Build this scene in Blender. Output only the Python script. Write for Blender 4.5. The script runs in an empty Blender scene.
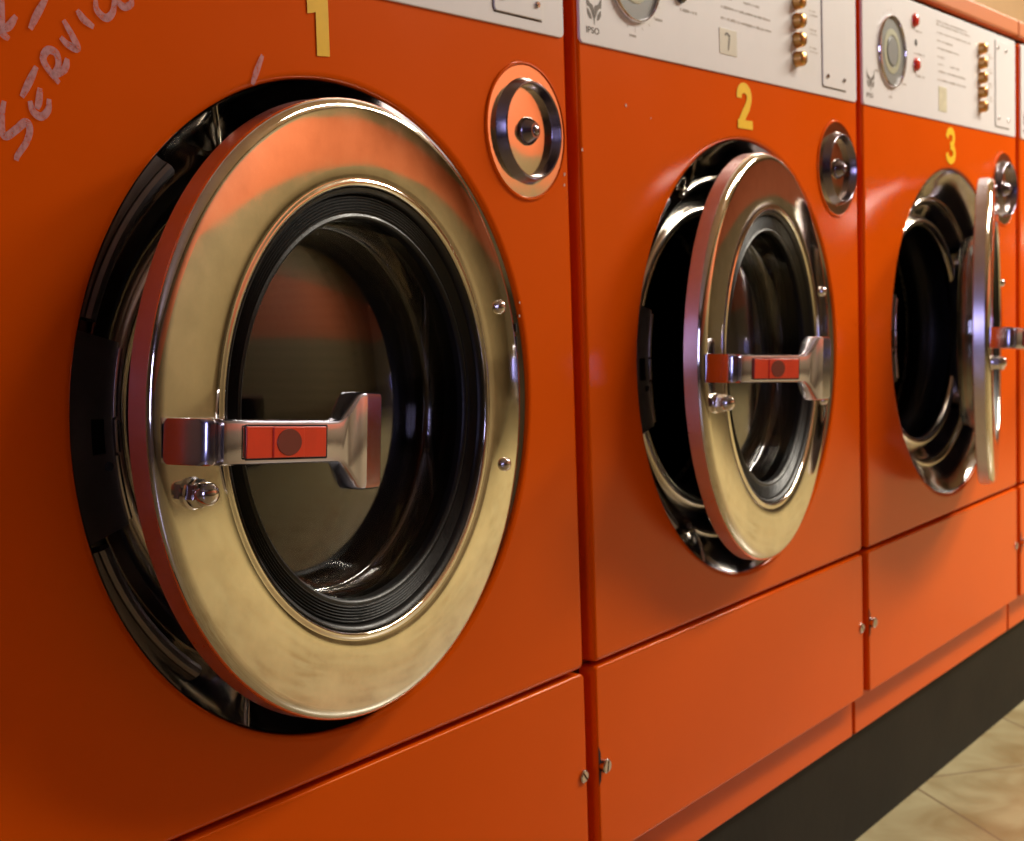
import bpy, bmesh, math, random
from math import pi, sin, cos, radians, hypot, atan2, sqrt
from mathutils import Matrix, Vector
random.seed(7)
SC = bpy.context.scene
COL = SC.collection
W = 0.70           # width of one machine
ZC = 0.71          # height of the door centre above the floor

# ------------------------------------------------------------------ materials
def mat(name, color, rough=0.5, metal=0.0, coat=0.0, bump=0.0, bscale=200, var=0.0, vscale=8, spec=0.5, rvar=0.0, coatr=0.08):
    m = bpy.data.materials.new(name); m.use_nodes = True
    nt = m.node_tree; b = nt.nodes['Principled BSDF']
    b.inputs['Base Color'].default_value = (*color, 1)
    b.inputs['Roughness'].default_value = rough
    b.inputs['Metallic'].default_value = metal
    b.inputs['Coat Weight'].default_value = coat
    b.inputs['Coat Roughness'].default_value = coatr
    b.inputs['Specular IOR Level'].default_value = spec
    tc = nt.nodes.new('ShaderNodeTexCoord')
    if var or rvar:
        n = nt.nodes.new('ShaderNodeTexNoise'); n.inputs['Scale'].default_value = vscale; n.inputs['Detail'].default_value = 6
        n.inputs['Roughness'].default_value = 0.65
        nt.links.new(tc.outputs['Object'], n.inputs['Vector'])
    if var:
        r = nt.nodes.new('ShaderNodeValToRGB')
        r.color_ramp.elements[0].position = .3; r.color_ramp.elements[1].position = .7
        r.color_ramp.elements[0].color = (*[c*(1-var) for c in color], 1)
        r.color_ramp.elements[1].color = (*[min(1, c*(1+var*.6)) for c in color], 1)
        nt.links.new(n.outputs['Fac'], r.inputs['Fac']); nt.links.new(r.outputs['Color'], b.inputs['Base Color'])
    if rvar:
        mr = nt.nodes.new('ShaderNodeMapRange')
        mr.inputs['From Min'].default_value = .35; mr.inputs['From Max'].default_value = .75
        mr.inputs['To Min'].default_value = rough; mr.inputs['To Max'].default_value = rough+rvar
        nt.links.new(n.outputs['Fac'], mr.inputs['Value']); nt.links.new(mr.outputs['Result'], b.inputs['Roughness'])
    if bump:
        n2 = nt.nodes.new('ShaderNodeTexNoise'); n2.inputs['Scale'].default_value = bscale
        bp = nt.nodes.new('ShaderNodeBump'); bp.inputs['Strength'].default_value = bump; bp.inputs['Distance'].default_value = .002
        nt.links.new(tc.outputs['Object'], n2.inputs['Vector'])
        nt.links.new(n2.outputs['Fac'], bp.inputs['Height']); nt.links.new(bp.outputs['Normal'], b.inputs['Normal'])
    return m

M = {}
M['orange'] = mat('orange_enamel', (.72, .090, .0002), .18, coat=.0, spec=.22, var=.04, vscale=3, bump=.035, bscale=35, rvar=.08)
M['orange'].node_tree.nodes['Principled BSDF'].inputs['Specular Tint'].default_value = (1, .5, .1, 1)
M['orange_lid'] = mat('orange_lid_enamel', (.60, .20, .075), .4, spec=.5)
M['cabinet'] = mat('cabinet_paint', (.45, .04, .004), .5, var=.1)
M['dark'] = mat('dark_gap', (.006, .004, .003), .9, bump=.1)
M['steel'] = mat('polished_ring_steel', (.76, .72, .62), .045, metal=1, rvar=.10, vscale=26, var=.16)
def wavy(m, s, st):
    nt = m.node_tree; b = nt.nodes['Principled BSDF']; tc = nt.nodes.new('ShaderNodeTexCoord')
    n = nt.nodes.new('ShaderNodeTexNoise'); n.inputs['Scale'].default_value = s; n.inputs['Detail'].default_value = 1
    bp = nt.nodes.new('ShaderNodeBump'); bp.inputs['Strength'].default_value = st; bp.inputs['Distance'].default_value = .01
    nt.links.new(tc.outputs['Object'], n.inputs['Vector']); nt.links.new(n.outputs['Fac'], bp.inputs['Height']); nt.links.new(bp.outputs['Normal'], b.inputs['Normal'])
wavy(M['steel'], 7, .16)
M['mirror'] = mat('polished_cap_steel', (.80, .72, .62), .06, metal=1, rvar=.08, vscale=40)
M['rimsteel'] = mat('brushed_rim_steel', (.58, .54, .60), .27, metal=1, rvar=.1, vscale=30, var=.08)
M['dishsteel'] = mat('dark_dish_steel', (.32, .29, .27), .09, metal=1, rvar=.08, vscale=14, var=.25)
M['groovesteel'] = mat('pressed_groove_steel', (.24, .21, .22), .32, metal=1, rvar=.1, vscale=20, var=.2)
M['lipsteel'] = mat('dish_lip_steel', (.75, .70, .62), .15, metal=1, rvar=.1, var=.1)
M['chrome'] = mat('chrome', (.68, .62, .64), .07, metal=1, rvar=.05, vscale=40)
M['darkchrome'] = mat('dull_dark_chrome', (.26, .23, .27), .16, metal=1, rvar=.1, vscale=60, var=.1)
M['handle'] = mat('satin_handle_chrome', (.50, .49, .62), .15, metal=1, rvar=.07, vscale=50, var=.06)
M['bolt'] = mat('bolt_steel', (.62, .58, .58), .12, metal=1, rvar=.1)
M['rubber'] = mat('black_rubber', (.006, .0055, .0055), .30, bump=.15, bscale=500, rvar=.25, vscale=30, spec=.35)
M['bowl'] = mat('black_bowl_wall', (.008, .008, .010), .18, rvar=.35, vscale=18, spec=.7, var=.4)
M['red'] = mat('red_plastic', (.72, .035, .006), .32, coat=.1, var=.08, vscale=60)
M['reddark'] = mat('dark_red_dot', (.16, .018, .014), .35, var=.2)
M['panel'] = mat('brushed_cream_plate', (.72, .71, .72), .42, var=.03, vscale=12, spec=.4)
M['ink'] = mat('grey_brown_ink', (.09, .065, .045), .6, var=.1)
M['inklight'] = mat('faded_caption_ink', (.38, .33, .29), .6, var=.1)
M['sticker'] = mat('aged_sticker', (.56, .52, .42), .5, var=.1)
M['oldsticker'] = mat('yellowed_sticker', (.58, .54, .38), .5, var=.15, vscale=60)
M['brass'] = mat('brass', (.60, .34, .11), .28, metal=1, rvar=.1, var=.15)
M['yellow'] = mat('yellow_vinyl', (.92, .56, .015), .4, spec=.3, var=.06, vscale=60)
M['dial'] = mat('grey_dial_face', (.20, .21, .20), .45, coat=.1, var=.1)
M['dialring'] = mat('pale_green_dial_ring', (.42, .43, .30), .4, coat=.3, var=.1)
M['redlamp'] = mat('red_lamp', (.62, .02, .01), .2, coat=.6)
M['blacklamp'] = mat('black_lamp', (.01, .01, .01), .25, coat=.6)
M['plinth'] = mat('black_plinth_paint', (.013, .010, .006), .6, var=.35, vscale=7, bump=.15, bscale=60, spec=.15)
M['chip'] = mat('paint_chip', (.55, .45, .38), .7, var=.1)
M['wallpaint'] = mat('tan_wall_paint', (.30, .185, .088), .85, bump=.2, bscale=120, var=.06)
M['ceil'] = mat('ceiling_paint', (.75, .66, .52), .9, bump=.1, bscale=60)
M['duskwall'] = mat('dim_violet_grey_paint', (.115, .075, .085), .8, bump=.1, bscale=80)
M['frame'] = mat('window_frame_paint', (.25, .22, .25), .5, bump=.05)
M['doorwood'] = mat('dark_brown_door_paint', (.035, .022, .015), .45, var=.2, vscale=5)
M['fixture'] = mat('fixture_white', (.8, .78, .72), .5)

def chalk_mat():
    m = bpy.data.materials.new('chalk'); m.use_nodes = True; nt = m.node_tree
    b = nt.nodes['Principled BSDF']; b.inputs['Base Color'].default_value = (.62, .42, .45, 1); b.inputs['Roughness'].default_value = .9
    o = nt.nodes['Material Output']; tr = nt.nodes.new('ShaderNodeBsdfTransparent'); mx = nt.nodes.new('ShaderNodeMixShader')
    tc = nt.nodes.new('ShaderNodeTexCoord'); n = nt.nodes.new('ShaderNodeTexNoise'); n.inputs['Scale'].default_value = 260; n.inputs['Detail'].default_value = 4
    mr = nt.nodes.new('ShaderNodeMapRange'); mr.inputs['From Min'].default_value = .35; mr.inputs['From Max'].default_value = .62
    mr.inputs['To Min'].default_value = .35; mr.inputs['To Max'].default_value = .62
    nt.links.new(tc.outputs['Object'], n.inputs['Vector']); nt.links.new(n.outputs['Fac'], mr.inputs['Value'])
    nt.links.new(mr.outputs['Result'], mx.inputs['Fac']); nt.links.new(tr.outputs[0], mx.inputs[1]); nt.links.new(b.outputs[0], mx.inputs[2])
    nt.links.new(mx.outputs[0], o.inputs['Surface'])
    return m
M['chalk'] = chalk_mat()

def glass_mat():
    m = bpy.data.materials.new('door_glass'); m.use_nodes = True; nt = m.node_tree
    b = nt.nodes['Principled BSDF']; b.inputs['Base Color'].default_value = (.40, .38, .35, 1)
    b.inputs['Roughness'].default_value = .05; b.inputs['Transmission Weight'].default_value = 1; b.inputs['IOR'].default_value = 1.6
    n = nt.nodes.new('ShaderNodeTexNoise'); n.inputs['Scale'].default_value = 12
    mr = nt.nodes.new('ShaderNodeMapRange'); mr.inputs['To Min'].default_value = .03; mr.inputs['To Max'].default_value = .10
    tc = nt.nodes.new('ShaderNodeTexCoord'); nt.links.new(tc.outputs['Object'], n.inputs['Vector'])
    nt.links.new(n.outputs['Fac'], mr.inputs['Value']); nt.links.new(mr.outputs['Result'], b.inputs['Roughness'])
    return m
M['glass'] = glass_mat()

def math_node(nt, op, a, b=None):
    n = nt.nodes.new('ShaderNodeMath'); n.operation = op
    for i, v in enumerate((a, b)):
        if v is None: continue
        if isinstance(v, (int, float)): n.inputs[i].default_value = v
        else: nt.links.new(v, n.inputs[i])
    return n.outputs[0]

def drum_mat():
    m = mat('perforated_drum_steel', (.10, .09, .08), .35, metal=1)
    nt = m.node_tree; b = nt.nodes['Principled BSDF']
    uv = nt.nodes.new('ShaderNodeUVMap'); v = nt.nodes.new('ShaderNodeTexVoronoi'); v.inputs['Scale'].default_value = 1.0
    v.inputs['Randomness'].default_value = 0
    nt.links.new(uv.outputs[0], v.inputs['Vector'])
    r = nt.nodes.new('ShaderNodeValToRGB'); r.color_ramp.elements[0].position = .2; r.color_ramp.elements[1].position = .3
    r.color_ramp.elements[0].color = (.002, .002, .002, 1); r.color_ramp.elements[1].color = (.075, .065, .058, 1)
    nt.links.new(v.outputs['Distance'], r.inputs['Fac']); nt.links.new(r.outputs['Color'], b.inputs['Base Color'])
    return m
M['drum'] = drum_mat()

def floor_mat():
    m = mat('cream_floor_tile', (.5, .38, .2), .32, coat=.15); nt = m.node_tree; b = nt.nodes['Principled BSDF']
    g = nt.nodes.new('ShaderNodeNewGeometry'); s = nt.nodes.new('ShaderNodeSeparateXYZ'); nt.links.new(g.outputs['Position'], s.inputs[0])
    x, y = s.outputs['X'], s.outputs['Y']
    T = .33
    u = math_node(nt, 'ADD', math_node(nt, 'MULTIPLY', x, .77), math_node(nt, 'MULTIPLY', y, -.638))
    v = math_node(nt, 'ADD', math_node(nt, 'MULTIPLY', x, .638), math_node(nt, 'MULTIPLY', y, .77))
    def gr(c, c0):
        f = math_node(nt, 'FRACT', math_node(nt, 'DIVIDE', math_node(nt, 'ADD', c, 33*T+T/2-c0), T))
        return math_node(nt, 'LESS_THAN', math_node(nt, 'ABSOLUTE', math_node(nt, 'SUBTRACT', f, .5)), .0065)
    gm = math_node(nt, 'MAXIMUM', gr(u, 1.267), gr(v, 1.125))
    n = nt.nodes.new('ShaderNodeTexNoise'); n.inputs['Scale'].default_value = 9; n.inputs['Detail'].default_value = 8; n.inputs['Distortion'].default_value = 1.2
    nt.links.new(g.outputs['Position'], n.inputs['Vector'])
    r = nt.nodes.new('ShaderNodeValToRGB'); r.color_ramp.elements[0].position = .35; r.color_ramp.elements[1].position = .65
    r.color_ramp.elements[0].color = (.24, .175, .075, 1); r.color_ramp.elements[1].color = (.36, .31, .17, 1)
    nt.links.new(n.outputs['Fac'], r.inputs['Fac'])
    mx = nt.nodes.new('ShaderNodeMixRGB'); mx.inputs['Color2'].default_value = (.17, .11, .055, 1)
    nt.links.new(gm, mx.inputs['Fac']); nt.links.new(r.outputs['Color'], mx.inputs['Color1']); nt.links.new(mx.outputs[0], b.inputs['Base Color'])
    bp = nt.nodes.new('ShaderNodeBump'); bp.inputs['Strength'].default_value = .4; bp.inputs['Distance'].default_value = .003
    inv = math_node(nt, 'SUBTRACT', 1.0, gm); nt.links.new(inv, bp.inputs['Height']); nt.links.new(bp.outputs['Normal'], b.inputs['Normal'])
    return m
M['floor'] = floor_mat()

def band_mat():      # opposite wall: cream with a painted orange band
    m = mat('cream_wall_orange_band', (.7, .6, .4), .7); nt = m.node_tree; b = nt.nodes['Principled BSDF']
    g = nt.nodes.new('ShaderNodeNewGeometry'); s = nt.nodes.new('ShaderNodeSeparateXYZ'); nt.links.new(g.outputs['Position'], s.inputs[0])
    z = s.outputs['Z']
    a = math_node(nt, 'MULTIPLY', math_node(nt, 'GREATER_THAN', z, BAND0), math_node(nt, 'LESS_THAN', z, BAND1))
    n = nt.nodes.new('ShaderNodeTexNoise'); n.inputs['Scale'].default_value = 1.5; n.inputs['Detail'].default_value = 5
    nt.links.new(g.outputs['Position'], n.inputs['Vector'])
    r = nt.nodes.new('ShaderNodeValToRGB'); r.color_ramp.elements[0].color = (.125, .092, .043, 1); r.color_ramp.elements[1].color = (.175, .130, .063, 1)
    nt.links.new(n.outputs['Fac'], r.inputs['Fac'])
    mx = nt.nodes.new('ShaderNodeMixRGB'); mx.inputs['Color2'].default_value = (.36, .090, .030, 1)
    nt.links.new(a, mx.inputs['Fac']); nt.links.new(r.outputs['Color'], mx.inputs['Color1'])
    m2 = nt.nodes.new('ShaderNodeMixRGB'); m2.inputs['Color2'].default_value = (.085, .055, .022, 1)  # wall foot coloured darker, shade put in to dim its reflection in the rings
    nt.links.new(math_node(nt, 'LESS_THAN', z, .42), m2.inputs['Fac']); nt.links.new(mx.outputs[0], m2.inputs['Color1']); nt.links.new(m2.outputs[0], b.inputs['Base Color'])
    return m
DWALL = 2.8
BAND0, BAND1 = 1.25, 2.0
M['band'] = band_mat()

# ------------------------------------------------------------------ mesh helpers
def link(name, bm, m, parent=None, smooth=True, ang=35, loc=None, rot=None):
    bmesh.ops.recalc_face_normals(bm, faces=bm.faces)
    me = bpy.data.meshes.new(name); bm.to_mesh(me); bm.free()
    me.materials.append(M[m] if isinstance(m, str) else m)
    if smooth:
        for p in me.polygons: p.use_smooth = True
        me.set_sharp_from_angle(angle=radians(ang))
    o = bpy.data.objects.new(name, me); COL.objects.link(o)
    if parent: o.parent = parent
    if loc: o.location = loc
    if rot: o.rotation_euler = rot
    return o

def loft(bm, rings, closed=True, cap0=False, cap1=False):
    vs = [[bm.verts.new(p) for p in r] for r in rings]
    n = len(vs[0])
    for a, b in zip(vs, vs[1:]):
        for i in range(n if closed else n-1):
            j = (i+1) % n
            bm.faces.new((a[i], a[j], b[j], b[i]))
    if cap0: bm.faces.new(vs[0])
    if cap1: bm.faces.new(vs[-1])
    return vs

def lathe(bm, prof, cx=0, cz=0, n=96, cap0=False, cap1=False, y0=0, close=False):
    """prof: list of (radius, y); axis along y"""
    rings = [[(cx+r*cos(2*pi*i/n), y0+y, cz+r*sin(2*pi*i/n)) for i in range(n)] for r, y in prof]
    if close: rings.append(rings[0])
    loft(bm, rings, True, cap0, cap1)
    if close: bmesh.ops.remove_doubles(bm, verts=bm.verts, dist=1e-7)

def rrect(x0, x1, z0, z1, r, n=5):
    pts = []
    for cx, cz, a0 in ((x1-r, z1-r, 0), (x0+r, z1-r, 90), (x0+r, z0+r, 180), (x1-r, z0+r, 270)):
        for i in range(n+1):
            a = radians(a0+90*i/n); pts.append((cx+r*cos(a), cz+r*sin(a)))
    return pts

def slab(bm, x0, x1, z0, z1, y0, y1, r=.004, b=.002, nb=3):
    """a plate facing -y with rounded corners and edges; y0 front, y1 back"""
    rings = []
    for e in (.0016, .0006):
        ins = b+min(e, (min(x1-x0, z1-z0)/2-b)*.4); rings.append([(x, y0, z) for x, z in rrect(x0+ins, x1-ins, z0+ins, z1-ins, max(r-ins, .0003))])
    for i in range(nb+1):
        a = pi/2*i/nb; ins = b*(1-sin(a)); y = y0+b*(1-cos(a))
        rings.append([(x, y, z) for x, z in rrect(x0+ins, x1-ins, z0+ins, z1-ins, max(r-ins, .0003))])
    rings.append([(x, y1, z) for x, z in rrect(x0, x1, z0, z1, r)])
    loft(bm, rings, True, True, True)

def box(bm, x0, x1, y0, y1, z0, z1):
    m = Matrix.Translation(((x0+x1)/2, (y0+y1)/2, (z0+z1)/2)) @ Matrix.Diagonal((x1-x0, y1-y0, z1-z0, 1))
    bmesh.ops.create_cube(bm, size=1, matrix=m)

def ribbon(bm, pts, w, y, taper=True, sub=6):
    """flat stroke in the xz plane at depth y, Catmull-Rom smoothed; w may be a number"""
    P = [Vector((a, b)) for a, b in pts]
    if len(P) > 2 and sub > 1:
        Q = []
        E = [P[0]*2-P[1]]+P+[P[-1]*2-P[-2]]
        for i in range(1, len(E)-2):
            for k in range(sub):
                t = k/sub; a, b, c, d = E[i-1], E[i], E[i+1], E[i+2]
                Q.append(.5*((2*b)+(c-a)*t+(2*a-5*b+4*c-d)*t*t+(3*b-a-3*c+d)*t**3))
        Q.append(P[-1]); P = Q
    prev = None
    for i, p in enumerate(P):
        d = (P[min(i+1, len(P)-1)]-P[max(i-1, 0)]).normalized(); n = Vector((-d.y, d.x))
        t = i/(len(P)-1); ww = w*(.45+.55*sin(pi*min(1, max(0, t*.8+.1)))) if taper else w
        a = bm.verts.new((p.x+n.x*ww/2, y, p.y+n.y*ww/2)); b = bm.verts.new((p.x-n.x*ww/2, y, p.y-n.y*ww/2))
        if prev: bm.faces.new((prev[0], a, b, prev[1]))
        prev = (a, b)

def poly(bm, pts, y):
    bm.faces.new([bm.verts.new((a, y, b)) for a, b in pts])

def screw(bm, cx, cz, y, r=.005, h=.0016, slot=40):
    lathe(bm, [(r, y), (r, y-h*.6), (r*.8, y-h)], cx, cz, 20)
    # slotted head as two half discs with a groove
    a = radians(slot); g = r*.16
    for s in (1, -1):
        pts = []
        for i in range(11):
            t = pi*i/10; px, pz = r*.8*cos(t), s*max(r*.8*sin(t), g)
            pts.append((cx+px*cos(a)-pz*sin(a), cz+px*sin(a)+pz*cos(a)))
        poly(bm, pts, y-h)
    lathe(bm, [(r*.8, y-h*.45), (.0001, y-h*.45)], cx, cz, 20)

def text_mesh(s, size, x, z, y, bold=0.0, sx=1.0):
    c = bpy.data.curves.new('t', 'FONT'); c.body = s; c.size = size; c.offset = bold
    o = bpy.data.objects.new('t', c); COL.objects.link(o)
    dg = bpy.context.evaluated_depsgraph_get(); dg.update()
    me = bpy.data.meshes.new_from_object(o.evaluated_get(dg))
    bpy.data.objects.remove(o)
    bm = bmesh.new(); bm.from_mesh(me)
    for v in bm.verts: v.co = Vector((x+v.co.x*sx, y, z+v.co.y))
    return bm

def tag(o, label=None, cat=None, group=None, kind=None):
    if label: o['label'] = label
    if cat: o['category'] = cat
    if group: o['group'] = group
    if kind: o['kind'] = kind
    return o

# ------------------------------------------------------------------ cabinet pieces
PX0, PX1 = .0125, .6915
DX = .361; DR = .2515
CX, CZ = .623, .941           # round cap

def ray_rr(cx, cz, th, x0, x1, z0, z1, r):
    dx, dz = cos(th), sin(th)
    def inside(px, pz):
        if px < x0 or px > x1 or pz < z0 or pz > z1: return False
        qx = min(max(px, x0+r), x1-r); qz = min(max(pz, z0+r), z1-r)
        return hypot(px-qx, pz-qz) <= r
    lo, hi = 0, 2
    for _ in range(40):
        m = (lo+hi)/2
        if inside(cx+dx*m, cz+dz*m): lo = m
        else: hi = m
    return (cx+dx*lo, cz+dz*lo)

def front_panel(parent):
    bm = bmesh.new(); z0, z1 = .426, 1.1945; r = .007
    ths = [2*pi*i/180 for i in range(180)]
    for cx, cz in ((PX0, z0), (PX1, z0), (PX0, z1), (PX1, z1)):
        a = atan2(cz-ZC, cx-DX)
        for k in range(-4, 5): ths.append((a+k*.0035) % (2*pi))
    ths = sorted(set(ths))
    def circ(R, y): return [(DX+R*cos(t), y, ZC+R*sin(t)) for t in ths]
    def rect(ins, y): return [(p[0], y, p[1]) for p in (ray_rr(DX, ZC, t, PX0+ins, PX1-ins, z0+ins, z1-ins, max(r-ins, .001)) for t in ths)]
    rings = [rect(0, .020), rect(0, .004), rect(.0006, .0022), rect(.0018, .0008), rect(.004, 0)]
    rings += [rect(.0050, 0), rect(.012, 0), circ(DR+.012, 0), circ(DR+.0066, 0), circ(DR+.006, 0), circ(DR+.0022, .0003), circ(DR+.0005, .0014), circ(DR, .003), circ(DR, .012)]
    loft(bm, rings)
    return link('front_panel', bm, 'orange', parent, ang=50)

def dish(parent):
    """pressed steel dish around the drum mouth, with a flattened hinge side and a stepped latch sector"""
    bm = bmesh.new(); n = 240
    def lip(a):
        c = cos(a); r = .2085
        if c > 0: r = min(r, .147/c)
        return r
    def sec(a):            # 1 inside the latch sector on the left
        d = abs(abs(atan2(sin(a), cos(a)))-pi); e = radians(64)
        return 1/(1+math.exp((d-e)/radians(.9)))
    prof = []
    A = [2*pi*i/n for i in range(n)]
    rows = [(0, .0), (.08, .004), (.35, .012), (.7, .022), (.93, .031), (1.0, .0325)]
    rings = []
    for t, y in rows:
        ring = []
        for a in A:
            s = sec(a); l = lip(a); R0 = .2505
            rr = R0+(l-R0)*t
            yy = y+s*(.010*sin(pi*min(1, t*.55)))
            # pressed grooves in the latch sector
            ring.append((rr*cos(a), yy+.003, rr*sin(a)))
        rings.append(ring)
    # inner slope down to the mouth
    for t, y in ((.15, .031), (.4, .036), (.8, .046), (1, .050)):
        rings.append([((lip(a)+(min(.178, lip(a)-.001)-lip(a))*t)*cos(a), y+.003, (lip(a)+(.178-lip(a) if lip(a) > .178 else -.001)*t*1.0*sin(a)*0+((min(.178, lip(a)-.001)-lip(a))*t))*sin(a)) for a in A])
    loft(bm, rings)
    return link('door_dish', bm, 'dishsteel', parent, ang=60, loc=(DX, 0, ZC))

def tube_arc(bm, f, a0, a1, n, rad, closed=False, m=10):
    rings = []
    for i in range(n+(0 if closed else 1)):
        a = a0+(a1-a0)*i/n; r, y = f(a)
        rings.append([((r+rad*cos(2*pi*k/m))*cos(a), y+rad*sin(2*pi*k/m), (r+rad*cos(2*pi*k/m))*sin(a)) for k in range(m)])
    if closed:
        rings.append(rings[0]); loft(bm, rings); bmesh.ops.remove_doubles(bm, verts=bm.verts, dist=1e-7)
    else: loft(bm, rings, True, True, True)

def build_machine():
    root = bpy.data.objects.new('washing_machine', None); COL.objects.link(root)
    # carcass
    bm = bmesh.new()
    box(bm, .0020, .0040, .024, .66, .222, 1.20)
    box(bm, .6960, .6980, .024, .66, .222, 1.20)
    box(bm, .0020, .6980, .66, .664, .164, 1.20)
    box(bm, .0050, .6950, .026, .655, .160, .164)
    box(bm, .0040, .6960, .0205, .60, .4215, .426)
    link('cabinet', bm, 'cabinet', root, smooth=False)
    bm = bmesh.new(); box(bm, .0022, .6978, .012, .650, 1.1946, 1.2044)
    link('shadow_gap', bm, 'dark', root, smooth=False)
    bm = bmesh.new(); slab(bm, .0020, .6975, 1.2045, 1.2315, -.003, .664, .003, .003)
    link('lid', bm, 'orange_lid', root)
    front_panel(root)
    bm = bmesh.new(); slab(bm, PX0, PX1, .222, .4212, 0, .020, .006, .0022)
    link('lower_panel', bm, 'orange', root)
    bm = bmesh.new(); slab(bm, .0050, .6950, .161, .2218, .019, .05, .002, .0015)
    link('base_strip', bm, 'orange', root)
    # service lock and screw
    bm = bmesh.new(); screw(bm, .6850, .319, 0, .0066, .0026, -50)
    link('screw', bm, 'bolt', root)
    bm = bmesh.new(); poly(bm, [(.0128, .300), (.0165, .306), (.0170, .333), (.0132, .341)], -.0004)
    lk = link('lock_slot', bm, 'dark', root, smooth=False)
    bm = bmesh.new(); lathe(bm, [(.0066, 0), (.0066, -.004)], .0200, .320, 20)
    screw(bm, .0200, .320, -.004, .0074, .0030, 78)
    link('lock_screw', bm, 'bolt', root)
    # dish
    dish(root)
    bm = bmesh.new()
    def lipf(a):
        c = cos(a); r = .2085
        if c > 0: r = min(r, .147/c)
        return (r, .0345)
    tube_arc(bm, lipf, radians(-116), radians(116), 120, .0034)
    link('dish_lip', bm, 'lipsteel', root, loc=(DX, 0, ZC))
    for s in (1, -1):       # fold at the end of the lip and the pressed groove behind it
        bm = bmesh.new(); a = radians(116.5)*s
        rings = []
        for i in range(7):
            t = i/6; r = .2495-.042*t; y = .005+.030*t-.004*sin(pi*t); aa = a-s*.055*t*t
            rings.append([((r)*cos(aa)+.0022*cos(2*pi*k/8)*sin(aa), y+.0022*sin(2*pi*k/8), r*sin(aa)-.0022*cos(2*pi*k/8)*cos(aa)) for k in range(8)])
        loft(bm, rings, True, True, True)
        link('dish_fold', bm, 'lipsteel', root, loc=(DX, 0, ZC))
        bm = bmesh.new()
        a0, a1 = radians(127)*s, radians(160)*s
        tube_arc(bm, lambda a: (.2255-.006*(1-abs((a-a0)/(a1-a0)*2-1))**.5*.0, .0285), a0, a1, 32, .0055)
        link('dish_groove', bm, 'groovesteel', root, loc=(DX, 0, ZC))
    # latch catch plate with a square hole
    bm = bmesh.new(); R0, R1 = .247, .209; cells = {}
    AA = [radians(163+34*i/34) for i in range(35)]
    prof = [(R0, .0145), (.233, .0135), (.2265, .013), (.2165, .0125), (R1+.002, .012), (R1, .0128), (R1-.0012, .0145), (R1-.0015, .030), (R1-.0015, .046)]
    vv = [[bm.verts.new((r*cos(a), y, r*sin(a))) for a in AA] for r, y in prof]
    for i in range(len(prof)-1):
        for j in range(34):
            deg = 163+j+.5-180
            if i == 2 and -3 < -deg < 3: continue
            bm.faces.new((vv[i][j], vv[i][j+1], vv[i+1][j+1], vv[i+1][j]))
    link('latch_plate', bm, 'groovesteel', root, ang=80, loc=(DX, 0, ZC))
    bm = bmesh.new()
    for a0, a1, rr in ((164, 176.6, .2078), (177.2, 183.2, .2068), (183.8, 196, .2078)):
        tube_arc(bm, lambda a: (rr, .0125), radians(a0), radians(a1), 12, .0020)
    link('latch_edge', bm, 'lipsteel', root, loc=(DX, 0, ZC))
    bm = bmesh.new(); lathe(bm, [(.0032, 0), (.003, -.0012), (.0001, -.0014)], -.2145, -.0205, 14, y0=.0124)
    link('latch_pin', bm, 'dark', root, loc=(DX, 0, ZC))
    # drum mouth ring, rubber boot and drum
    bm = bmesh.new(); lathe(bm, [(.181, .051), (.178, .046), (.172, .0455), (.1665, .050), (.166, .058), (.170, .064)], n=120)
    link('mouth_ring', bm, 'lipsteel', root, loc=(DX, 0, ZC), ang=60)
    bm = bmesh.new(); lathe(bm, [(.169, .062), (.172, .075), (.176, .09), (.171, .10), (.165, .11), (.166, .125), (.175, .13), (.25, .135)], n=96)
    link('rubber_boot', bm, 'rubber', root, loc=(DX, 0, ZC), ang=60)
    bm = bmesh.new(); prof = [(.168, .138), (.172, .134), (.178, .138), (.25, .145), (.262, .16), (.262, .50), (.25, .515), (.12, .520), (.0001, .520)]
    lathe(bm, prof, n=96)
    uvl = bm.loops.layers.uv.new('UVMap')
    for f in bm.faces:
        cen = f.calc_center_median(); ac = atan2(cen.z, cen.x)
        for l in f.loops:
            c = l.vert.co; r = hypot(c.x, c.z)
            if abs(f.normal.y) < .5 and False: pass
            a = atan2(c.z, c.x)
            while a-ac > pi: a -= 2*pi
            while a-ac < -pi: a += 2*pi
            if cen.y > .512 or r < .2: l[uvl].uv = (c.x/.011, c.z/.011)
            else: l[uvl].uv = (a*.262/.011, c.y/.011)
    link('drum', bm, 'drum', root, loc=(DX, 0, ZC))
    # round cap
    bm = bmesh.new(); lathe(bm, [(.0625, -.0002), (.062, -.0016), (.0605, -.0018), (.0600, -.0004), (.0601, .001)], CX, CZ, 72)
    link('cap_collar', bm, 'orange', root)
    bm = bmesh.new()
    lathe(bm, [(.0600, .0010), (.0598, -.0002), (.0592, -.0008), (.0588, -.0008), (.0580, -.0008), (.0500, -.0008), (.0472, -.0008), (.0400, -.0009), (.0392, -.0010), (.014, -.0010), (.012, -.0010)], CX, CZ, 96)
    cap = link('round_cap', bm, 'mirror', root, ang=30)
    bm = bmesh.new(); lathe(bm, [(.0482, -.0006), (.0474, -.0016), (.0442, -.0092), (.0438, -.0098), (.0432, -.0102), (.0426, -.0102), (.0421, -.0098), (.0418, -.0092), (.0404, -.0016), (.0398, -.0006)], CX, CZ, 96)
    link('cap_ring', bm, 'darkchrome', cap, ang=30)
    bm = bmesh.new()
    lathe(bm, [(.0130, -.0012), (.0128, -.0030), (.0118, -.0045), (.0078, -.0100), (.0070, -.0108), (.0050, -.0108), (.0046, -.0100), (.0042, -.0118), (.0030, -.0126), (.0001, -.0128)], CX, CZ, 32)
    link('knob', bm, 'darkchrome', cap, ang=40)
    return root

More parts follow.
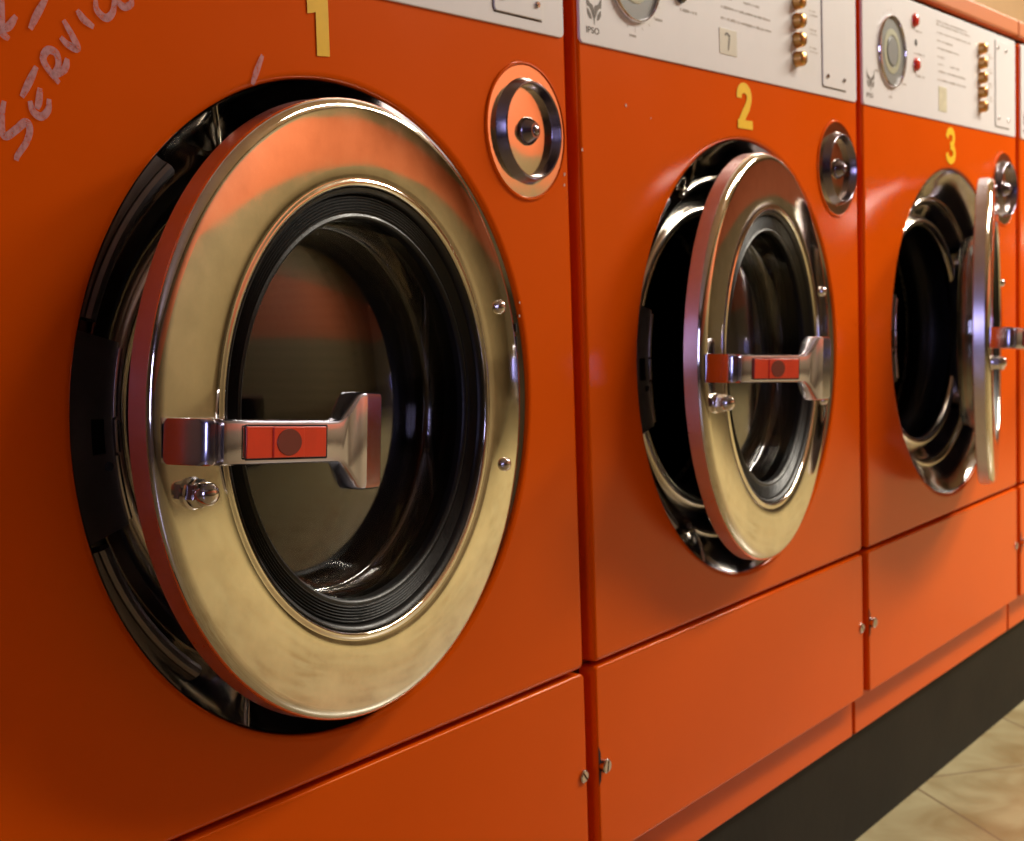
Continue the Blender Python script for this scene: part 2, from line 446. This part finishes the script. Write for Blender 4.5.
def control_panel(root, k):
    bm = bmesh.new(); slab(bm, .0145, .6870, 1.0315, 1.1935, -.0018, .0015, .006, .0008)
    p = link('control_panel', bm, 'panel', root)
    y = -.0020
    # logo: horned emblem over the four letters
    bm = bmesh.new(); cx, cz = .0410, 1.0690
    for s in (1, -1):
        horn = [(.0018, .0005), (.0075, .0022), (.0118, .0070), (.0128, .0125), (.0138, .0060), (.0128, -.0010), (.0088, -.0018), (.0055, -.0050), (.0025, -.0105), (.0010, -.0120)]
        poly(bm, [(cx+s*a, cz+b) for a, b in horn], y)
        leaf = [(.0128, -.0030), (.0120, -.0085), (.0085, -.0125), (.0042, -.0135), (.0060, -.0085), (.0095, -.0045)]
        poly(bm, [(cx+s*a, cz+b) for a, b in leaf], y)
        poly(bm, [(cx+s*a, cz+b) for a, b in ((.0003, -.0010), (.0009, -.0120), (.0004, -.0175), (0, -.0178), (0, -.0010))], y)
    link('logo_emblem', bm, 'ink', p, smooth=False)
    bm = text_mesh('IPSO', .0086, .0255, 1.0424, y, .00012, 1.38)
    link('logo_letters', bm, 'ink', p, smooth=False)
    # timer dial
    dx, dz = .1175, 1.1125
    bm = bmesh.new(); lathe(bm, [(.0500, -.0018), (.0497, -.0040), (.0488, -.0060), (.0478, -.0062), (.0472, -.0050), (.0470, -.0025)], dx, dz, 64)
    d = link('dial', bm, 'chrome', p, ang=40)
    bm = bmesh.new(); lathe(bm, [(.0470, -.0028), (.0300, -.0030), (.0001, -.0030)], dx, dz, 64); link('dial_face', bm, 'dial', p)
    bm = bmesh.new(); lathe(bm, [(.0310, -.0028), (.0305, -.0036), (.0225, -.0040), (.0222, -.0030)], dx, dz, 48); link('dial_ring', bm, 'dialring', p)
    bm = bmesh.new(); lathe(bm, [(.0200, -.0028), (.0198, -.0042), (.0190, -.0048), (.0001, -.0049)], dx, dz, 48); link('dial_knob', bm, 'dial', p)
    bm = bmesh.new()
    for i in range(24):
        a = 2*pi*i/24; r0, r1 = .0545, .0575 if i % 3 else .0595
        ribbon(bm, [(dx+r0*cos(a), dz+r0*sin(a)), (dx+r1*cos(a), dz+r1*sin(a))], .0007, y, False)
    for a in (-95, -40, -150):
        a = radians(a); tx, tz = dx+.0635*cos(a), dz+.0635*sin(a)
        for j in range(5): ribbon(bm, [(tx-.006+.0028*j, tz), (tx-.0042+.0028*j, tz+.0002)], .0026, y, False)
    link('dial_marks', bm, 'inklight', p, smooth=False)
    # lamps and hole
    for lx, lz, mm in ((.2085, 1.1670, 'redlamp'), (.2125, 1.1046, 'blacklamp' if k == 1 else 'redlamp')):
        bm = bmesh.new(); lathe(bm, [(.0098, -.0018), (.0096, -.0040), (.0085, -.0060), (.0060, -.0074), (.0001, -.0080)], lx, lz, 28); link('indicator_lamp', bm, mm, p, ang=60)
    bm = bmesh.new(); lathe(bm, [(.0050, -.0021), (.0001, -.0021)], .2135, 1.1359, 20); link('key_hole', bm, 'dark', p)
    # unreadable printed lines
    rnd = random.Random(3)
    def line(bm, x0, x1, z, h):
        x = x0
        while x < x1:
            w = rnd.uniform(.0012, .0030)
            ribbon(bm, [(x, z+rnd.uniform(-.0004, .0004)), (min(x+w, x1), z+rnd.uniform(-.0004, .0004))], h*rnd.uniform(.5, 1), y, False)
            x += w+rnd.choice((.0008, .0008, .0008, .0030))
    blocks = [[(.300, .440, 1.1785, .0034), (.300, .455, 1.1735, .0034), (.302, .455, 1.1620, .0034), (.302, .370, 1.1500, .0034), (.303, .400, 1.1390, .0034), (.303, .335, 1.1265, .0034),
               (.305, .330, 1.1155, .0034), (.360, .400, 1.1165, .0034), (.305, .430, 1.1050, .0034), (.304, .431, 1.0925, .0036)],
              [(.2120, .2480, 1.0890, .0046)], [(.2120, .2400, 1.1530, .0032)], [(.2050, .2480, 1.1205, .0032)]]
    blocks += [[(.540, .564, z-.004, .0022), (.540, .560, z+.001, .0022)] for z in (1.155, 1.131, 1.108, 1.086)]
    for bl in blocks:
        bm = bmesh.new()
        for a, b, z, h in bl: line(bm, a, b, z, h)
        link('printed_text', bm, 'inklight', p, smooth=False)
    # sticker
    bm = bmesh.new()
    if k == 2: slab(bm, .3070, .3420, 1.0460, 1.0830, -.0023, -.0016, .001, .0002)
    else: slab(bm, .2990, .3410, 1.0530, 1.0815, -.0023, -.0016, .001, .0002)
    st = link('sticker', bm, 'oldsticker' if k == 2 else 'sticker', p)
    if k == 1:
        bm = bmesh.new(); ribbon(bm, [(.3120, 1.0745), (.3165, 1.0765), (.3235, 1.0740)], .0026, -.0026, False)
        ribbon(bm, [(.3232, 1.0750), (.3215, 1.0670), (.3195, 1.0580)], .0026, -.0026, True)
        bmesh.ops.remove_doubles(bm, verts=bm.verts, dist=1e-6)
        link('sticker_digit', bm, 'ink', p, smooth=False)
    # five brass buttons
    for bz in (1.1600, 1.1368, 1.1136, 1.0908, 1.0678):
        bm = bmesh.new()
        lathe(bm, [(.0096, -.0016), (.0098, -.0040), (.0092, -.0055), (.0090, -.0095), (.0086, -.0120), (.0068, -.0136), (.0001, -.0140)], .5000, bz, 18)
        link('brass_button', bm, 'brass', p, ang=40)
    # coin plate
    bm = bmesh.new(); slab(bm, .5765, .6520, 1.0430, 1.1840, -.0032, -.0012, .004, .0006)
    cp = link('cover_plate', bm, 'panel', p)
    bm = bmesh.new(); ribbon(bm, [(.5758, 1.1840), (.5758, 1.0460), (.5772, 1.0425), (.6510, 1.0422)], .0018, -.00195, False, sub=1)
    link('plate_edge', bm, 'ink', p, smooth=False)
    for sx, sz in ((.5905, 1.0567), (.6425, 1.0563), (.6290, 1.1700), (.5870, 1.1715)):
        bm = bmesh.new(); screw(bm, sx, sz, -.0032, .0030, .0018, 30); link('plate_screw', bm, 'bolt', p)
    return p

def digit(root, k):
    bm = bmesh.new(); y = -.0007
    if k == 0:
        poly(bm, [(.3510, .9786), (.3650, .9795), (.3655, 1.0300), (.3560, 1.0300), (.3425, 1.0225), (.3425, 1.0090), (.3515, 1.0110)], y)
    elif k == 1:
        ribbon(bm, [(.3475, 1.0085), (.3480, 1.0150), (.3530, 1.0190), (.3620, 1.0205), (.3705, 1.0165), (.3725, 1.0090), (.3680, 1.0000), (.3590, .9905), (.3500, .9800)], .0120, y, False)
        ribbon(bm, [(.3425, .9790), (.3800, .9790)], .0100, y-.0002, False)
    else:
        ribbon(bm, [(.3420, 1.0090), (.3460, 1.0160), (.3560, 1.0200), (.3680, 1.0180), (.3720, 1.0100), (.3670, 1.0010), (.3560, .9975)], .0110, y, False)
        ribbon(bm, [(.3560, .9975), (.3680, .9950), (.3740, .9870), (.3700, .9790), (.3570, .9745), (.3440, .9790), (.3410, .9860)], .0112, y-.0002, False)
    link('number_decal', bm, 'yellow', root, smooth=False)

# ------------------------------------------------------------------ the porthole door
RO, RI = .2348, .1690
def build_door(root, cx, cy, ang, lift=0.0, tilt=.098, hz=-.0015):
    pf = [(RI, .012), (RI, .0030), (RI+.0006, .0012), (RI+.0022, .0004), (RI+.0042, .0008), (RI+.0056, .0016)]
    for i in range(13):
        t = i/12; r = RI+.0066+(.2255-RI-.0066)*t
        pf.append((r, .0002+.0011*((t-.42)/.58)**2+(.0006 if i == 0 else 0)))
    for i in range(1, 9):
        a = pi/2*i/8; pf.append((.2255+.0093*sin(a), .0013+.0080*(1-cos(a))))
    face = pf
    bm = bmesh.new(); lathe(bm, face, n=180)
    d = link('door', bm, 'steel', root, ang=50, loc=(cx, cy, ZC), rot=(0, 0, radians(ang)))
    bm = bmesh.new(); lathe(bm, [(RO, .0093), (RO, .0100), (RO, .0232), (RO, .0240), (RO-.0012, .0252), (.2265, .0256), (.2240, .0240), (.175, .0225), (.1735, .012), (RI, .012)], n=180)
    link('door_rim', bm, 'rimsteel', d, ang=40)
    # rubber gasket with ridges
    pr = [(RI-.0002, .004), (.1676, .0022), (.1655, .0030), (.1640, .0052), (.1633, .0085)]
    r = .1625
    for i in range(6):
        pr += [(r, .0075), (r-.0009, .0066), (r-.0018, .0075), (r-.0020, .0082)]; r -= .0022
    pr += [(.1485, .0080), (.1470, .0072), (.1455, .0080), (.1448, .0110)]
    bm = bmesh.new(); lathe(bm, pr, n=150); link('gasket', bm, 'rubber', d, ang=50)
    # deep bowl wall down to the glass
    bm = bmesh.new(); lathe(bm, [(.1448, .0105), (.1452, .014), (.1455, .024), (.1475, .0275), (.1530, .0275), (.1560, .026), (.1565, .0225), (.175, .0225)], n=128)
    link('clamp_ring', bm, 'rubber', d, ang=30)
    RS = .56; sag = lambda r: (RS-sqrt(RS*RS-r*r))
    pane = [.1400*(1-i/12)+.0001*(i/12) for i in range(13)]
    pr = [(.1449, .016), (.1446, .034), (.1436, .0385), (.1424, .0425), (.1412, .0455)]
    pr += [(r, .0285+sag(r)) for r in pane]
    pr += [(r, .0345+sag(r)*.95) for r in reversed(pane)]+[(.1440, .0475), (.1468, .042), (.1472, .035), (.1472, .016)]
    bm = bmesh.new(); lathe(bm, pr, n=128)
    link('glass_bowl', bm, 'glass', d, ang=40)
    # handle: lever bar with a T shaped grip, pivot at (-.21, -.001)
    prof = [  # u, half height, front h, back h
        (-.2292, .0138, .0060, .000), (-.2292, .0145, .0300, .000), (-.2286, .0145, .0335, .000), (-.2270, .0145, .0368, .000), (-.2246, .0145, .0388, .000), (-.2238, .0143, .0365, .000), (-.2190, .0143, .0365, .000),
        (-.2182, .0144, .0405, .000), (-.2160, .0145, .0416, .000), (-.1960, .0145, .0420, .006), (-.1900, .0145, .0420, .024), (-.150, .0144, .0425, .027), (-.115, .0144, .0430, .028), (-.1070, .0146, .0432, .028),
        (-.1020, .0160, .0433, .028), (-.0960, .0205, .0433, .026), (-.0840, .0320, .0434, .022), (-.0810, .0337, .0434, .021), (-.0790, .0342, .0434, .020), (-.0755, .0342, .0434, .020), (-.0750, .0342, .0431, .020),
        (-.0540, .0342, .0392, .0185), (-.0520, .0342, .0380, .0185), (-.0508, .0336, .0362, .0195)]
    rings = []
    for u, hw, hf, hb in prof:
        c = min(.0035, (hf-hb)*.3)
        sec = [(hw-c, hf), (hw-.3*c, hf-.3*c), (hw, hf-c), (hw, hb+c), (hw-c, hb), (-hw+c, hb), (-hw, hb+c), (-hw, hf-c), (-hw+.3*c, hf-.3*c), (-hw+c, hf)]
        rings.append([(u+.21, -h, w) for w, h in sec])
    bm = bmesh.new(); loft(bm, rings, True, True, True)
    hr = (0, tilt, -radians(lift)); hl = (-.21, 0, hz)
    link('handle', bm, 'handle', d, ang=28, loc=hl, rot=hr)
    bm = bmesh.new()
    slab(bm, -.2010+.21, -.1215+.21, -.0102, .0102, -.0438, -.040, .001, .0005)
    link('handle_inlay', bm, 'red', d, loc=hl, rot=hr)
    bm = bmesh.new(); slab(bm, -.1760+.21, -.1455+.21, -.0100, .0100, -.0446, -.0436, .0005, .0004)
    link('inlay_pad', bm, 'red', d, loc=hl, rot=hr)
    bm = bmesh.new(); lathe(bm, [(.0088, -.0444), (.0086, -.0450), (.0001, -.0450)], 0, 0, 28)
    for v in bm.verts: v.co.x = v.co.x*1.4-.1608+.21
    link('inlay_dot', bm, 'reddark', d, loc=hl, rot=hr)
    bm = bmesh.new()   # thin dark frame line around the inlay
    for a, b in (((.0080, -.0108), (.0895, -.0108)), ((.0895, -.0108), (.0895, .0108)), ((.0895, .0108), (.0080, .0108)), ((.0080, .0108), (.0080, -.0108))):
        ribbon(bm, [a, b], .0012, -.0433, False)
    link('inlay_groove', bm, 'dark', d, smooth=False, loc=hl, rot=hr)
    # acorn nut
    bm = bmesh.new(); nx, nz = -.2055, -.0358
    lathe(bm, [(.0125, .0012), (.0125, -.0010), (.0105, -.0018)], nx, nz, 28)
    hexr = [[(nx+r*cos(pi/3*i+.3), y, nz+r*sin(pi/3*i+.3)) for i in range(6)] for r, y in ((.0112, -.0015), (.0112, -.0095), (.0098, -.0108))]
    loft(bm, hexr)
    lathe(bm, [(.0096, -.0100), (.0094, -.0135), (.0085, -.0170), (.0062, -.0198), (.0032, -.0212), (.0001, -.0216)], nx, nz, 28)
    for v in bm.verts: v.co = Vector((nx+(v.co.x-nx)*.85, v.co.y*.9, nz+(v.co.z-nz)*.85))
    link('acorn_nut', bm, 'bolt', d, ang=35)
    for rz in (.0732, -.0655):
        bm = bmesh.new(); lathe(bm, [(.0062, .001), (.0060, -.0018), (.0048, -.0040), (.0026, -.0052), (.0001, -.0056)], .1945, rz, 22)
        link('rivet', bm, 'bolt', d, ang=50)
    # hinge knuckles seen as dark slots on the rim
    bm = bmesh.new()
    for z0, z1 in ((.012, .026), (.032, .046), (.050, .058)):
        box(bm, .2262, .2280, .0018, .0042, z0, z1)
    link('hinge_slot', bm, 'dark', d, smooth=False)
    bm = bmesh.new(); box(bm, .185, .226, .0228, .030, -.075, .085)
    bmesh.ops.bevel(bm, geom=bm.edges[:], offset=.002, segments=2, affect='EDGES')
    link('hinge_plate', bm, 'rimsteel', d)
    return d

LBL = ['nearest orange front-loading washing machine with yellow numeral 1 and chalk scribble',
       'orange front-loading washing machine with yellow numeral 2 and door slightly ajar',
       'orange front-loading washing machine with yellow numeral 3 and door swung open edge-on',
       'farthest orange washing machine, only a thin sliver beside the open-doored one']
def copy_tree(o, parent=None):
    c = o.copy(); COL.objects.link(c); c.parent = parent
    for ch in list(o.children): copy_tree(ch, c)
    return c
proto = build_machine()
roots = [proto]+[copy_tree(proto) for _ in range(3)]
DOORS = [(.3600, -.0355, 6.33, 1.5), (.3632, -.0340, 8.07, 17, .060, .0008), (.3665, -.0685, 15.4, 26), (.3600, -.0330, 5.5, 0)]
for k, r in enumerate(roots):
    r.location = (k*W, 0, 0)
    tag(r, LBL[k], 'washing machine', 'orange washing machines in a row')
    cpn = control_panel(r, k)
    if k == 2: cpn.location.x = -.005
    if k < 3: digit(r, k)
    build_door(r, *DOORS[k])

# chalk handwriting and paint chips on the nearest machine
STROKES = [[(.075, .9214), (.0731, .914), (.0723, .9031), (.0751, .9003), (.0826, .9051), (.0894, .9098), (.092, .9057), (.0893, .8982), (.0821, .8892), (.0809, .8861)], [(.0997, .9444), (.0934, .934), (.0877, .9249)], [(.1012, .9317), (.0999, .9236), (.098, .9185)], [(.0933, .923), (.095, .917), (.1007, .914), (.1062, .9185), (.1074, .9254)], [(.1157, .9359), (.1087, .9429), (.1048, .9499), (.1089, .9555), (.1148, .9541), (.1158, .9473), (.1119, .9414)], [(.113, .9399), (.1206, .9454), (.1229, .9519)], [(.1216, .9754), (.1271, .9674), (.1311, .959), (.1236, .9607), (.1188, .9645)], [(.1326, .9831), (.1371, .978), (.1447, .9739)], [(.1475, .9915), (.1479, .9852), (.1547, .981), (.1607, .9856), (.1625, .9946)], [(.1638, .995), (.1653, .9927), (.17, .9901), (.176, .9928), (.1762, .9965)], [(.1098, .9874), (.1024, .9766), (.0965, .9667)], [(.0778, .9829), (.0764, .9636), (.0809, .9587)], [(.087, .9733), (.0815, .9666), (.0764, .9636)], [(.2935, .9729), (.2867, .9606), (.2817, .9506)]]
for name, sel in (('chalk_writing', range(0, 13)), ('chalk_mark', (13,))):
    bm = bmesh.new()
    for i in sel: ribbon(bm, STROKES[i], .0052, -.0005-.00004*i)
    link(name, bm, 'chalk', roots[0], smooth=False)
for k, pts in ((0, ((.683, .905, .0016), (.682, .895, .0014), (.603, .786, .0012), (.602, .774, .0014))), (1, ((.098, .979, .0017), (.015, .930, .0016), (.147, .970, .0010)))):
    bm = bmesh.new()
    for x, z, r in pts:
        poly(bm, [(x+r*cos(a)*.8, z+r*1.1*sin(a)) for a in (0, 1, 2.2, 3.3, 4.2, 5.3)], -.0006)
    link('paint_chip', bm, 'chip', roots[k], smooth=False)

# ------------------------------------------------------------------ the room
X0, X1, Y0, Y1, ZT = -3.2, 8.5, -DWALL, .78, 2.75
def struct(name, bm, m): return tag(link(name, bm, m, smooth=False), kind='structure')
bm = bmesh.new(); box(bm, X0, X1, Y0, Y1, -.05, 0); struct('floor', bm, 'floor')
bm = bmesh.new(); box(bm, X0, X1, Y0, Y1, ZT, ZT+.05); struct('ceiling', bm, 'ceil')
bm = bmesh.new(); box(bm, X0, X1, Y1, Y1+.05, 0, ZT); struct('wall_back', bm, 'wallpaint')
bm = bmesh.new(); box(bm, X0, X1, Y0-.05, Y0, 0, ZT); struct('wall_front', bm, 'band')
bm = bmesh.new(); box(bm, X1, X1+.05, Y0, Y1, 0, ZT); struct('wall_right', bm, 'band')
WY0, WY1, WZ0, WZ1 = -1.35, -.75, .70, 2.15
bm = bmesh.new()
box(bm, X0-.05, X0, Y0, WY0, 0, ZT); box(bm, X0-.05, X0, WY1, Y1, 0, ZT); box(bm, X0-.05, X0, WY0, WY1, 0, WZ0); box(bm, X0-.05, X0, WY0, WY1, WZ1, ZT)
struct('wall_left', bm, 'duskwall')
bm = bmesh.new()
for a in ((WY0, WY0+.04, WZ0, WZ1), (WY1-.04, WY1, WZ0, WZ1), (WY0, WY1, WZ0, WZ0+.04), (WY0, WY1, WZ1-.04, WZ1), (WY0, WY1, 1.40, 1.43)):
    box(bm, X0-.04, X0+.01, a[0], a[1], a[2], a[3])
struct('window_1', bm, 'frame')
bm = bmesh.new(); box(bm, -.30, 4*W+.02, .027, .70, 0, .1600); struct('trim_1', bm, 'plinth')

# ------------------------------------------------------------------ light
def area(name, loc, target, sx, sy, power, color):
    l = bpy.data.lights.new(name, 'AREA'); l.shape = 'RECTANGLE'; l.size = sx; l.size_y = sy; l.energy = power; l.color = color
    o = bpy.data.objects.new(name, l); COL.objects.link(o); o.location = loc
    o.rotation_euler = (Vector(target)-Vector(loc)).to_track_quat('-Z', 'Y').to_euler()
    return o
area('warm_lamp', (4.6, -1.3, 2.68), (4.4, -1.2, 0), 1.2, .6, 215, (1, .93, .80))
area('ceiling_lamp', (2.7, -1.25, 2.70), (2.7, -1.2, 0), 1.4, .3, 76, (1, .93, .80))
area('window_daylight', (X0-.3, -1.05, 1.5), (0, -1.0, 1.0), .6, 1.4, 36, (.55, .52, 1))
w = bpy.data.worlds.new('world'); SC.world = w; w.use_nodes = True
w.node_tree.nodes['Background'].inputs['Color'].default_value = (.55, .6, 1, 1); w.node_tree.nodes['Background'].inputs['Strength'].default_value = 2.0

# ------------------------------------------------------------------ camera
cam = bpy.data.cameras.new('camera'); cam.sensor_width = 36; cam.sensor_fit = 'HORIZONTAL'; cam.lens = 50.506
cam.clip_start = .02
co = bpy.data.objects.new('camera', cam); COL.objects.link(co)
R3 = Matrix(((.5863246265, .0920498883, -.80482933), (-.8093719782, .0251490276, -.5867576393), (-.0337703001, .9954367607, .0892480944)))
co.matrix_world = Matrix.Translation((-.46214955, -.76406805, .7961485)) @ R3.to_4x4()
cam.dof.use_dof = True; cam.dof.focus_distance = .93; cam.dof.aperture_fstop = 50.506/3.2
SC.camera = co
SC.view_settings.view_transform = 'Standard'
SC.view_settings.look = 'None'
SC.cycles.max_bounces = 10
